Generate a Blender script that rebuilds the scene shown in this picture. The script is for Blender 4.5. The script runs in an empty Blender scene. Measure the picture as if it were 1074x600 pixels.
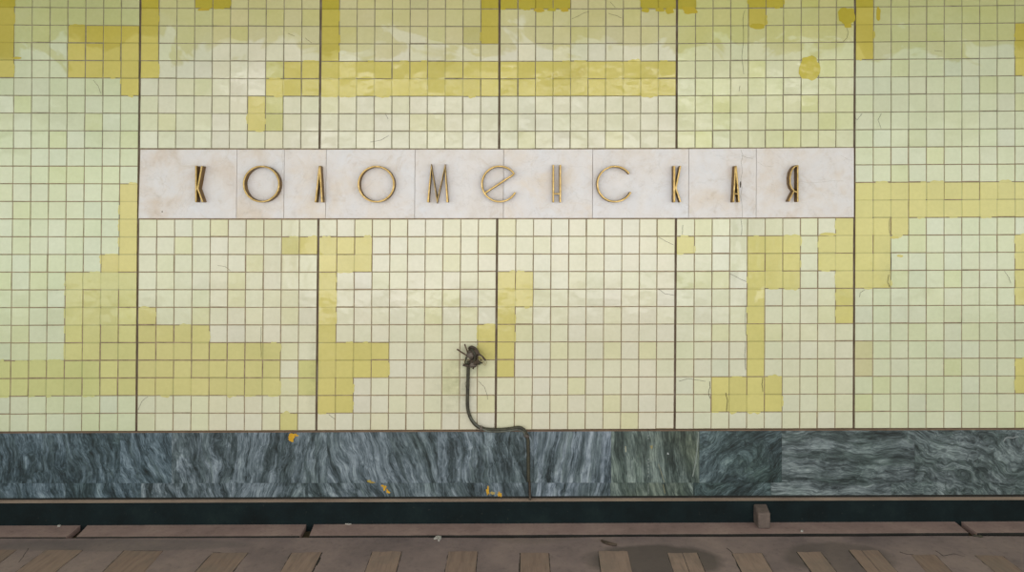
import bpy, math, random
from mathutils import Vector, Matrix, noise

rnd = random.Random(7)
C = bpy.context.scene.collection

# ------------------------------------------------------------------ camera model (1074 x 600)
F = 748.0; CX = 550.0; CY = 216.0
R = [Vector((0.9999927127836674, -0.0037613796289247122, -0.0006529952899875165)),
     Vector((-0.0006206799076832521, 0.008586133900274222, -0.9999629458440442)),
     Vector((0.003766846959173414, 0.9999560641987896, 0.008583736718498188))]
CAM = Vector((0.2075, -6.023, 2.62))

def ray(px, py):
    return R[0] * ((px - CX) / F) + R[1] * ((py - CY) / F) + R[2]
def hy(px, py, y=0.0):                  # where the sight line of a measured point meets the wall plane Y = y
    d = ray(px, py); t = (y - CAM.y) / d.y
    return CAM + d * t
_a = hy(-330, 551.4 + 4.6 * 330 / 1074, -.067); _b = hy(1400, 551.4 - 4.6 * 1400 / 1074, -.067)
def zf(x):                              # the track bed follows the slight fall of the line
    return _a.z + (_b.z - _a.z) * (x - _a.x) / (_b.x - _a.x) - .005
def hz(px, py, z=0.0):                  # ... meets the track bed (raised by z)
    d = ray(px, py); h = z
    for _ in range(6):
        p = CAM + d * ((h - CAM.z) / d.z); h = zf(p.x) + z
    return p
def lin(c):
    return c / 12.92 if c <= .04045 else ((c + .055) / 1.055) ** 2.4
def rgb(r, g, b):
    return (lin(r / 255), lin(g / 255), lin(b / 255), 1.0)

# ------------------------------------------------------------------ mesh helpers
class MB:
    def __init__(s):
        s.v = []; s.f = []; s.m = []; s.c = []; s.sm = []
    def face(s, pts, mat=0, col=(1, 1, 1, 1), smooth=False):
        b = len(s.v); s.v += [tuple(p) for p in pts]
        s.f.append(tuple(range(b, b + len(pts)))); s.m.append(mat); s.c.append(col); s.sm.append(smooth)
    def raw(s, vs, fs, mat=0, col=(1, 1, 1, 1), smooth=False):
        b = len(s.v); s.v += [tuple(p) for p in vs]
        for f in fs:
            s.f.append(tuple(b + i for i in f)); s.m.append(mat); s.c.append(col); s.sm.append(smooth)
    def hexa(s, a, b, mat=0, col=(1, 1, 1, 1)):   # a: 4 pts, b: 4 pts opposite, a facing outwards ccw
        s.raw(list(a) + list(b), [(0, 1, 2, 3), (7, 6, 5, 4), (0, 4, 5, 1), (1, 5, 6, 2), (2, 6, 7, 3), (3, 7, 4, 0)], mat, col)
    def box(s, lo, hi, mat=0, col=(1, 1, 1, 1)):
        x0, y0, z0 = lo; x1, y1, z1 = hi
        s.hexa([(x0, y0, z0), (x1, y0, z0), (x1, y0, z1), (x0, y0, z1)],
               [(x0, y1, z0), (x1, y1, z0), (x1, y1, z1), (x0, y1, z1)], mat, col)
    def tube(s, pts, rad, n=10, mat=0, col=(1, 1, 1, 1)):
        pts = [Vector(p) for p in pts]
        rs = rad if isinstance(rad, (list, tuple)) else [rad] * len(pts)
        t0 = (pts[1] - pts[0]).normalized()
        u = t0.cross(Vector((0.3, 1, 0.2))).normalized(); rings = []
        for i, p in enumerate(pts):
            t = (pts[min(i + 1, len(pts) - 1)] - pts[max(i - 1, 0)]).normalized()
            u = (u - t * u.dot(t)).normalized(); w = t.cross(u)
            rings.append([p + (u * math.cos(a) + w * math.sin(a)) * rs[i] for a in [2 * math.pi * k / n for k in range(n)]])
        vs = [q for r in rings for q in r]; fs = []
        for i in range(len(rings) - 1):
            for k in range(n):
                fs.append((i * n + k, i * n + (k + 1) % n, (i + 1) * n + (k + 1) % n, (i + 1) * n + k))
        fs.append(tuple(range(n))[::-1]); fs.append(tuple((len(rings) - 1) * n + k for k in range(n)))
        s.raw(vs, fs, mat, col, True)
    def build(s, name, mats, parent=None, origin=None):
        me = bpy.data.meshes.new(name)
        o3 = Vector(origin) if origin is not None else Vector((0, 0, 0))
        me.from_pydata([tuple(Vector(p) - o3) for p in s.v], [], s.f)
        for m in (mats if isinstance(mats, (list, tuple)) else [mats]): me.materials.append(m)
        me.polygons.foreach_set('material_index', s.m)
        me.polygons.foreach_set('use_smooth', s.sm)
        at = me.color_attributes.new('Col', 'FLOAT_COLOR', 'CORNER')
        buf = []
        for p, c in zip(me.polygons, s.c): buf += list(c) * p.loop_total
        at.data.foreach_set('color', buf)
        me.update()
        o = bpy.data.objects.new(name, me); C.objects.link(o)
        if parent is not None:
            o.parent = parent; o.location = o3 - parent.matrix_world.translation if origin is not None else -parent.location
        elif origin is not None: o.location = o3
        return o

def fix_normals(o, weld=True):
    import bmesh
    bm = bmesh.new(); bm.from_mesh(o.data)
    if weld: bmesh.ops.remove_doubles(bm, verts=bm.verts, dist=1e-5)
    bmesh.ops.recalc_face_normals(bm, faces=bm.faces); bm.to_mesh(o.data); bm.free(); o.data.update()
def bevel(o, w, seg=2):
    m = o.modifiers.new('bevel', 'BEVEL'); m.width = w; m.segments = seg; m.limit_method = 'ANGLE'; m.angle_limit = math.radians(35)
def empty(name, loc):
    o = bpy.data.objects.new(name, None); o.location = loc; o.empty_display_size = .1; C.objects.link(o)
    bpy.context.view_layer.update(); return o
def tag(o, label=None, cat=None, group=None, kind=None):
    if label: o['label'] = label
    if cat: o['category'] = cat
    if group: o['group'] = group
    if kind: o['kind'] = kind
    return o

# ------------------------------------------------------------------ materials
def new_mat(name):
    m = bpy.data.materials.new(name); m.use_nodes = True
    nt = m.node_tree; b = nt.nodes['Principled BSDF']; return m, nt, b
def N(nt, t, **k):
    n = nt.nodes.new(t)
    for a, v in k.items(): setattr(n, a, v)
    return n
def coords(nt, scale=(1, 1, 1), rot=(0, 0, 0), loc=(0, 0, 0), gen='Object'):
    tc = N(nt, 'ShaderNodeTexCoord'); mp = N(nt, 'ShaderNodeMapping')
    mp.inputs['Scale'].default_value = scale; mp.inputs['Rotation'].default_value = rot; mp.inputs['Location'].default_value = loc
    nt.links.new(tc.outputs[gen], mp.inputs['Vector']); return mp.outputs[0]
def noise_n(nt, vec, scale, detail=4, rough=.55, dist=0.0):
    n = N(nt, 'ShaderNodeTexNoise'); n.inputs['Scale'].default_value = scale; n.inputs['Detail'].default_value = detail
    n.inputs['Roughness'].default_value = rough; n.inputs['Distortion'].default_value = dist
    nt.links.new(vec, n.inputs['Vector']); return n
def ramp(nt, fac, stops, interp='LINEAR'):
    r = N(nt, 'ShaderNodeValToRGB'); r.color_ramp.interpolation = interp
    el = r.color_ramp.elements
    while len(el) < len(stops): el.new(.5)
    for e, (p, c) in zip(el, stops): e.position = p; e.color = c
    nt.links.new(fac, r.inputs[0]); return r.outputs[0]
def mix(nt, fac, a, b, mode='MIX'):
    m = N(nt, 'ShaderNodeMix', data_type='RGBA', blend_type=mode)
    if isinstance(fac, (int, float)): m.inputs[0].default_value = fac
    else: nt.links.new(fac, m.inputs[0])
    for s, v in ((6, a), (7, b)):
        if isinstance(v, tuple): m.inputs[s].default_value = v
        else: nt.links.new(v, m.inputs[s])
    return m.outputs[2]
def math_n(nt, op, a, b=None, c=None):
    m = N(nt, 'ShaderNodeMath', operation=op)
    for i, v in enumerate((a, b, c)):
        if v is None: continue
        if isinstance(v, (int, float)): m.inputs[i].default_value = v
        else: nt.links.new(v, m.inputs[i])
    return m.outputs[0]
def bump(nt, h, strength, dist, b):
    n = N(nt, 'ShaderNodeBump'); n.inputs['Strength'].default_value = strength; n.inputs['Distance'].default_value = dist
    nt.links.new(h, n.inputs['Height']); nt.links.new(n.outputs[0], b.inputs['Normal']); return n
def spot(nt, centre, rx, rz):            # 1 at a point of the wall, fading to 0 at the given radii (a smudge of dirt)
    v = coords(nt, (1 / rx, 0, 1 / rz), loc=(-centre[0] / rx, 0, -centre[1] / rz))
    g = N(nt, 'ShaderNodeTexGradient', gradient_type='SPHERICAL'); nt.links.new(v, g.inputs[0]); return g.outputs[1]

def mat_tile():
    m, nt, b = new_mat('glazed_tile')
    a = N(nt, 'ShaderNodeAttribute', attribute_name='Col')
    v = coords(nt)
    n1 = noise_n(nt, v, 2.2, 5, .6)
    n2 = noise_n(nt, v, 30, 3, .6)
    c = mix(nt, 1.0, a.outputs['Color'], ramp(nt, n1.outputs[0], [(.3, (.93, .935, .90, 1)), (.7, (1.03, 1.025, 1.02, 1))]), 'MULTIPLY')
    c = mix(nt, 1.0, c, ramp(nt, n2.outputs[0], [(.3, (.965, .965, .95, 1)), (.7, (1.02, 1.02, 1.02, 1))]), 'MULTIPLY')
    # darker, yellower patches on the upper rows
    sx = N(nt, 'ShaderNodeSeparateXYZ'); nt.links.new(v, sx.inputs[0])
    zz = math_n(nt, 'MULTIPLY', math_n(nt, 'SUBTRACT', sx.outputs[2], 3.85), .85)
    wn = noise_n(nt, coords(nt, (1, 1, 1.3)), 2.6, 3, .55, .6)
    wf = ramp(nt, math_n(nt, 'ADD', zz, wn.outputs[0]), [(.60, (0, 0, 0, 1)), (.66, (.8, .8, .8, 1)), (.95, (1, 1, 1, 1))])
    c = mix(nt, wf, c, mix(nt, 1.0, c, (.86, .83, .60, 1), 'MULTIPLY'))
    # dirt smudges around the cable
    for (px, py, rx, rz, k) in ((483, 405, .28, .42, .55), (497, 378, .22, .16, .5), (330, 372, .07, .35, .35), (328, 410, .07, .3, .4), (931, 280, .10, .25, .30)):
        p = hy(px, py)
        s = spot(nt, (p.x, p.z), rx, rz)
        f = math_n(nt, 'MULTIPLY', math_n(nt, 'MULTIPLY', s, k), ramp(nt, noise_n(nt, v, 9, 5, .7).outputs[0], [(.35, (0, 0, 0, 1)), (.75, (1, 1, 1, 1))]))
        c = mix(nt, f, c, rgb(96, 104, 60))
    nt.links.new(c, b.inputs['Base Color'])
    rn = noise_n(nt, v, 3, 3)
    mr = N(nt, 'ShaderNodeMapRange'); mr.inputs[1].default_value = .3; mr.inputs[2].default_value = .7
    mr.inputs[3].default_value = .07; mr.inputs[4].default_value = .20
    nt.links.new(rn.outputs[0], mr.inputs[0]); nt.links.new(mr.outputs[0], b.inputs['Roughness'])
    b.inputs['IOR'].default_value = 1.5
    bn = noise_n(nt, v, 7, 2, .5)
    bump(nt, bn.outputs[0], .5, .012, b)
    return m

def mat_attr(name, rough=.85, scale=40, amt=.12, bumpd=.001, bscale=120):
    m, nt, b = new_mat(name)
    a = N(nt, 'ShaderNodeAttribute', attribute_name='Col'); v = coords(nt)
    n = noise_n(nt, v, scale, 5, .65)
    lo = 1 - amt * 1.6; hi = 1 + amt
    c = mix(nt, 1.0, a.outputs['Color'], ramp(nt, n.outputs[0], [(.3, (lo, lo, lo, 1)), (.7, (hi, hi, hi, 1))]), 'MULTIPLY')
    nt.links.new(c, b.inputs['Base Color']); b.inputs['Roughness'].default_value = rough
    bump(nt, noise_n(nt, v, bscale, 4, .6).outputs[0], .5, bumpd, b)
    return m

def mat_white_marble(seed, warm):
    m, nt, b = new_mat('white_marble')
    v = coords(nt, loc=(seed * 3.1, seed, seed * 1.7))
    n1 = noise_n(nt, v, 2.6, 6, .6, .4); n2 = noise_n(nt, v, 11, 7, .68, .6); n3 = noise_n(nt, v, 60, 3, .6)
    base = ramp(nt, n1.outputs[0], [(.32, rgb(221, 220, 224)), (.5, rgb(223, 218, 217)), (.68, rgb(*warm))])
    c = mix(nt, 1.0, base, ramp(nt, n2.outputs[0], [(.25, (.82, .78, .73, 1)), (.42, (.96, .95, .94, 1)), (.6, (1.0, 1.0, 1.0, 1)), (.8, (1.03, 1.03, 1.04, 1))]), 'MULTIPLY')
    c = mix(nt, 1.0, c, ramp(nt, n3.outputs[0], [(.22, (.82, .80, .78, 1)), (.34, (1, 1, 1, 1))]), 'MULTIPLY')
    n4 = noise_n(nt, v, 4.5, 6, .7, 1.2)
    c = mix(nt, ramp(nt, n4.outputs[0], [(.56, (0, 0, 0, 1)), (.72, (.5, .5, .5, 1))]), c, rgb(196, 180, 162))
    # thin grey veins
    vn = noise_n(nt, v, 1.9, 5, .6, .8)
    vein = ramp(nt, vn.outputs[0], [(.492, (0, 0, 0, 1)), (.5, (.5, .5, .5, 1)), (.508, (0, 0, 0, 1))])
    c = mix(nt, math_n(nt, 'MULTIPLY', vein, .35), c, rgb(170, 165, 160))
    nt.links.new(c, b.inputs['Base Color']); b.inputs['Roughness'].default_value = .38
    bump(nt, n2.outputs[0], .15, .002, b)
    return m

def mat_grey_marble(seed, ang, cols, swirl=.5, stretch=7.0, light=.0):
    m, nt, b = new_mat('banded_grey_marble')
    v0 = coords(nt, loc=(seed * 5.3, 0, seed * 2.9))
    w = noise_n(nt, v0, 2.2, 3, .5)
    sub = N(nt, 'ShaderNodeVectorMath', operation='SUBTRACT'); nt.links.new(w.outputs['Color'], sub.inputs[0]); sub.inputs[1].default_value = (.5, .5, .5)
    sc = N(nt, 'ShaderNodeVectorMath', operation='SCALE'); nt.links.new(sub.outputs[0], sc.inputs[0]); sc.inputs['Scale'].default_value = swirl * .55
    ad = N(nt, 'ShaderNodeVectorMath', operation='ADD'); nt.links.new(v0, ad.inputs[0]); nt.links.new(sc.outputs[0], ad.inputs[1])
    rt = N(nt, 'ShaderNodeMapping'); rt.inputs['Rotation'].default_value = (0, math.radians(ang), 0)
    nt.links.new(ad.outputs[0], rt.inputs['Vector'])
    st = N(nt, 'ShaderNodeMapping'); st.inputs['Scale'].default_value = (1, 1, 1 / (stretch * 1.3))
    nt.links.new(rt.outputs[0], st.inputs['Vector']); v = st.outputs[0]
    n1 = noise_n(nt, v, 17, 7, .66, .0); n2 = noise_n(nt, v, 85, 4, .7, .0); n3 = noise_n(nt, v0, 3.3, 5, .6, .3)
    f = math_n(nt, 'ADD', math_n(nt, 'MULTIPLY', n1.outputs[0], .46), math_n(nt, 'MULTIPLY', n2.outputs[0], .34))
    f = math_n(nt, 'ADD', f, math_n(nt, 'MULTIPLY', n3.outputs[0], .20))
    d, mid, lt, tint = cols
    c = ramp(nt, f, [(.405 - light, rgb(*d)), (.477 - light, rgb(*mid)), (.545 - light, rgb(*lt)), (.64 - light, rgb(min(lt[0] + 45, 255), min(lt[1] + 45, 255), min(lt[2] + 42, 255)))])
    tn = noise_n(nt, v0, 1.8, 3, .5)
    c = mix(nt, ramp(nt, tn.outputs[0], [(.45, (0, 0, 0, 1)), (.7, (.75, .75, .75, 1))]), c, mix(nt, 1.0, c, rgb(*tint), 'MULTIPLY'))
    vn = noise_n(nt, v, 5.5, 4, .6, .0)
    c = mix(nt, 1.0, c, ramp(nt, vn.outputs[0], [(.40, (1, 1, 1, 1)), (.455, (.42, .47, .45, 1)), (.485, (.50, .55, .53, 1)), (.53, (1, 1, 1, 1))]), 'MULTIPLY')
    sp = noise_n(nt, v, 90, 3, .7)
    c = mix(nt, 1.0, c, ramp(nt, sp.outputs[0], [(.3, (.55, .57, .58, 1)), (.42, (1, 1, 1, 1))]), 'MULTIPLY')
    nt.links.new(c, b.inputs['Base Color']); b.inputs['Roughness'].default_value = .42
    bump(nt, n2.outputs[0], .25, .002, b)
    return m

def mat_brass(name, cs, met, ro):
    m, nt, b = new_mat(name); v = coords(nt, gen='Object')
    n = noise_n(nt, v, 35, 5, .6)
    c = ramp(nt, n.outputs[0], [(.3, rgb(*cs[0])), (.55, rgb(*cs[1])), (.75, rgb(*cs[2]))])
    nt.links.new(c, b.inputs['Base Color']); b.inputs['Metallic'].default_value = met; b.inputs['Roughness'].default_value = ro
    return m

def mat_concrete(name, cols, scale=3.0, rough=.9, bumpd=.004, extra=None):
    m, nt, b = new_mat(name); v = coords(nt)
    n1 = noise_n(nt, v, scale, 8, .62, .2); n2 = noise_n(nt, v, scale * 14, 5, .65)
    c = ramp(nt, n1.outputs[0], [(.3, rgb(*cols[0])), (.5, rgb(*cols[1])), (.7, rgb(*cols[2]))])
    c = mix(nt, 1.0, c, ramp(nt, n2.outputs[0], [(.28, (.80, .80, .80, 1)), (.45, (1, 1, 1, 1)), (.75, (1.08, 1.07, 1.06, 1))]), 'MULTIPLY')
    if extra: c = extra(nt, v, c)
    nt.links.new(c, b.inputs['Base Color']); b.inputs['Roughness'].default_value = rough
    bump(nt, n2.outputs[0], .6, bumpd, b)
    return m

M_TILE = mat_tile()
M_GROUT = mat_attr('grout', .9, 18, .25)
M_MARK = mat_attr('mark', .7, 30, .15)
M_BRASS = mat_brass('polished_brass', ((150, 124, 72), (180, 152, 96), (204, 178, 126)), .8, .4)
M_PATINA = mat_brass('patinated_brass', ((92, 68, 30), (128, 98, 50), (160, 126, 70)), .45, .5)  # darker brass tone for the letter sides
M_MORTAR = mat_concrete('mortar', [(98, 78, 64), (118, 96, 80), (134, 112, 94)], 6)
M_JOINT = mat_concrete('joint_mortar', [(92, 76, 62), (116, 100, 84), (142, 134, 122)], 5)

# ------------------------------------------------------------------ the tiled wall: where every grid line really runs
PXS = [12, 145, 335, 522, 709, 896, 1065.5]
ROWY = {1: [7.5, 8.4, 9.3, 9.3, 9.05, 7.5, 5.3], 9: [155.6, 155.7, 156, 156.1, 155.5, 154.5, 153.4],
        13: [229.8, 230, 230.1, 229.5, 229.5, 228.5, 227.6], 24: [434.5, 433.5, 433.5, 433.0, 432.4, 431.9, 431.5],
        25: [453.0, 452.4, 451.6, 451, 450.1, 449.5, 449.2]}
JX = {1: [14.6, 147.1, 336.4, 523.9, 710.1, 896.9, 1065.5], 9: [13.4, 145.6, 335.1, 523.5, 709.6, 896.3, 1065.5],
      13: [12.6, 144.7, 333.9, 521.5, 709, 896.2, 1065.5], 24: [9.9, 143, 331.9, 519.9, 707.8, 895.6, 1065.6],
      25: [9.7, 142.8, 331.7, 519.7, 707.6, 895.5, 1065.6]}
KEYS = [1, 9, 13, 24, 25]
ST = {}                                   # key row line -> the ten panel edges (LL, L, 1..5 ... ) in metres
for k in KEYS:
    s = []
    for x, y in zip(JX[k], ROWY[k]):
        p = hy(x, y); s.append((p.x, p.z))
    l = (s[1][0] - (s[1][0] - s[0][0]) * 10 / 7, s[0][1] + (s[0][1] - s[1][1]) * .3)
    r = (s[5][0] + (s[6][0] - s[5][0]) * 10 / 9, s[6][1])
    ll = (l[0] - 1.515, l[1]); rr = (r[0] + 1.515, r[1])
    ST[k] = [ll, l, s[1], s[2], s[3], s[4], s[5], r, rr]
def edge(j, r):                            # panel edge j at row line r (fractional allowed)
    ks = KEYS
    if r <= 1: a, b = 1, 9
    else:
        for a, b in zip(ks[:-1], ks[1:]):
            if r <= b: break
    t = (r - a) / (b - a); A = ST[a][j]; B = ST[b][j]
    if r < 1: return (A[0], A[1] + (1 - r) * .1485)
    return (A[0] + (B[0] - A[0]) * t, A[1] + (B[1] - A[1]) * t)
JG = .0085                                 # half the wide joint between panels
def node(j, u, r):                         # u 0..10 tiles from panel edge j
    A = edge(j, r); B = edge(j + 1, r)
    x0 = A[0] + JG; x1 = B[0] - JG
    return (x0 + (x1 - x0) * u / 10, A[1] + (B[1] - A[1]) * u / 10)
def panel_of(c):                           # column -> (panel edge index, tile in panel); column 8 starts panel 2
    return (c + 12) // 10, (c + 12) % 10

# yellow tiles: row -> columns
def rng(a, b): return list(range(a, b + 1))
YEL = {
 -8: [], -3: rng(20, 26), -2: [0, 8, 11, 12, 18, 27] + rng(28, 31), -1: [0, 8, 11, 12, 18, 27] + rng(28, 31) + [36, 37, 42, 43, 48],
 0: [0, 8, 11, 12, 18, 27] + rng(28, 31) + [36, 37, 38, 42, 43, 48],
 1: [0, 8, 18, 27, 42, 48], 2: [0] + rng(4, 8) + [18, 27, 48, 57], 3: [0] + rng(4, 8) + [18, 48, 57],
 4: [0] + rng(4, 8) + rng(16, 37) + [57], 5: [7] + rng(15, 37), 6: [14], 7: [14],
 11: [7] + rng(48, 60), 12: [7] + rng(48, 60), 13: [7, 47, 48, 49, 50],
 14: [7, 16, 17, 18, 19, 20, 38, 42, 43, 44, 46, 47, 48, 49, 57, 58], 15: [6, 7, 18, 19, 20, 42, 43, 44, 46, 47, 48, 49, 57, 58],
 16: rng(4, 7) + [18, 28, 29, 42, 43, 44, 47, 48, 49, 57], 17: rng(4, 7) + [18, 28, 29, 42, 47, 57],
 18: rng(4, 8) + [18, 28, 42, 47], 19: rng(4, 11) + [18, 27, 28, 42], 20: rng(4, 15) + [18, 19, 20, 21, 27, 28, 42],
 21: rng(-5, 15) + [18, 19, 20, 21, 28, 42, 57], 22: rng(-5, 15) + [18, 19, 40, 41, 42, 43, 57], 23: [18, 19, 40, 41, 42, 43], 24: [16]}
YEL[0] = [c for c in YEL[0]]
PALE = {4: [15], 6: [15], 7: [15], 21: [17], 22: [17]}
BEIGE = {20: [48], 21: [48], 2: [26], 22: [41]}
BEIGE[22] = []
# (r16 c5..: the tall yellow patch starts one row lower in column 4 and 5)
def kind(r, c):
    if c in YEL.get(r, []): return 'Y'
    if c in PALE.get(r, []): return 'P'
    if c in BEIGE.get(r, []): return 'B'
    return 'W'
def vary(c, a):
    k = 1 + rnd.uniform(-a, a)
    return (c[0] * k * (1 + rnd.uniform(-.005, .005)), c[1] * k, c[2] * k * (1 + rnd.uniform(-.02, .02)), 1)
WHITES = [(222, 219, 196), (222, 219, 195), (221, 219, 193), (222, 218, 197), (221, 218, 190), (222, 219, 200)]
def side_green(c):                          # greenish light put into the colour: panels at both sides are a cooler green-cream
    return 1.0 if c <= 7 else (.35 if c <= 11 else (.85 if c >= 48 else (.35 if c >= 38 else 0)))
def tile_col(r, c, k):
    if k == 'Y':
        b = (212, 201, 126)
        if r <= 5: b = (209, 197, 112)
        if r <= 0: b = (198, 186, 88)
        if 16 <= r and c <= 7: b = (208, 205, 142)
        if r >= 21 and c <= 5: b = (204, 205, 142)
        if 7 < c < 17 and r > 10: b = (210, 203, 140)
        if c >= 38 and r > 10: b = (212, 204, 130)
        return vary(rgb(*b), .035)
    if k == 'P': return vary(rgb(206, 203, 140), .03)
    if k == 'B': return vary(rgb(206, 202, 160), .03)
    x = rnd.random()
    b = rnd.choice(WHITES)
    if x < .05: b = (221, 217, 200)
    elif x < .13: b = (219, 216, 180)
    elif x > .97: b = (218, 216, 196)
    g = side_green(c) + rnd.uniform(-.1, .1)
    b = (b[0] - 11 * g, b[1] - 2 * g, b[2] - 9 * g)
    if r <= 2: b = (b[0] - 2, b[1] - 2, b[2] - 6)
    if r <= 8 and 38 <= c <= 47: b = (b[0] - 1, b[1], b[2] - 13)
    return vary(rgb(*b), .013)

wall = MB()                                 # the concrete behind the panels
zt = 4.84
wall.box((-7.2, .016, -.15), (7.4, .25, zt))
wall_o = wall.build('wall_back', M_JOINT); wall_o['kind'] = 'structure'

R0, R1 = -1, 24
CRACKS = [  # hairline cracks, measured points on the tiles
 [(98, 84), (103, 90), (106, 98)], [(302, 35), (309, 38)], [(320, 40), (327, 45)], [(404, 119), (407, 125)],
 [(388, 149), (400, 147), (408, 142)], [(895, 121), (899, 126), (904, 119)], [(924, 119), (921, 126), (924, 135)],
 [(887, 28), (890, 34), (888, 40), (884, 44)], [(980, 53), (988, 54)], [(155, 416), (149, 421), (145, 430)],
 [(228.5, 278.5), (236, 279.5), (242, 284)], [(344.5, 434.5), (352, 440)], [(690.5, 248.5), (698, 253), (706.5, 257)],
 [(690.5, 303), (697, 308), (707, 309.5)], [(765.5, 287), (775, 292), (783, 295.5)], [(502, 399.5), (508, 406), (511, 415), (511.5, 419)],
 [(907, 304), (902, 307), (901, 312)], [(1053, 284), (1058, 291), (1060, 297)], [(777, 230), (778, 237), (777.5, 247)],
 [(744, 400), (744.5, 406), (743, 412), (745, 418)], [(761, 412), (763, 420), (762, 432)], [(800, 396), (799, 403), (800, 411)],
 [(782, 320), (781.5, 336), (782.5, 352)], [(782, 358), (781, 372), (782, 388)], [(274, 343), (274, 350), (273.5, 357), (274, 375)],
 [(933, 230), (932, 238), (933, 245)], [(934, 265), (934.5, 275), (934, 284)], [(932, 288), (931, 296), (933, 301)],
 [(716, 236), (715.5, 246)], [(781, 11), (779, 20), (780, 40), (778, 60), (780, 78)], [(776, 90), (775, 96)], [(600, 20), (612, 14), (618, 12)],
 [(638, 14), (648, 17), (652, 19)], [(712, 400), (722, 397), (740, 400)], [(645, 8), (640, 2)], [(491, 398), (488, 402), (489, 408)]]
CRACKW = {13: .9, 10: .8, 19: 1.4, 20: 1.6, 21: 1.5, 26: 1.6, 27: 1.3, 22: .8, 23: .9, 35: 1.0, 24: .8}

def strip(mb, pts, w, mat, col, y):          # a thin band along measured points of the wall plane
    ps = [hy(a, b, 0) for a, b in pts]
    for a, b in zip(ps[:-1], ps[1:]):
        d = (b - a); d.y = 0
        n = Vector((-d.z, 0, d.x)).normalized() * w / 2
        a2 = Vector((a.x, y, a.z)); b2 = Vector((b.x, y, b.z))
        q = [a2 + n, a2 - n, b2 - n * .8, b2 + n * .8]
        mb.face(q, mat, col)
def blob(mb, px, py, rx, ry, mat, col, y, seed=0, n=22, jag=.18):   # an irregular dab of paint
    c = hy(px, py, 0); s = 6.02 / F; pts = []
    for i in range(n):
        a = -2 * math.pi * i / n
        k = 1 + jag * (noise.noise(Vector((math.cos(a) * 1.7 + seed * 9, math.sin(a) * 1.7, seed))) * 2)
        ca, sa = math.cos(a), math.sin(a)
        e = .8 if jag < .3 else 1.0
        pts.append(Vector((c.x + rx * s * k * math.copysign(abs(ca) ** e, ca), y, c.z + ry * s * k * math.copysign(abs(sa) ** e, sa))))
    mb.face(pts, mat, col)

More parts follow.
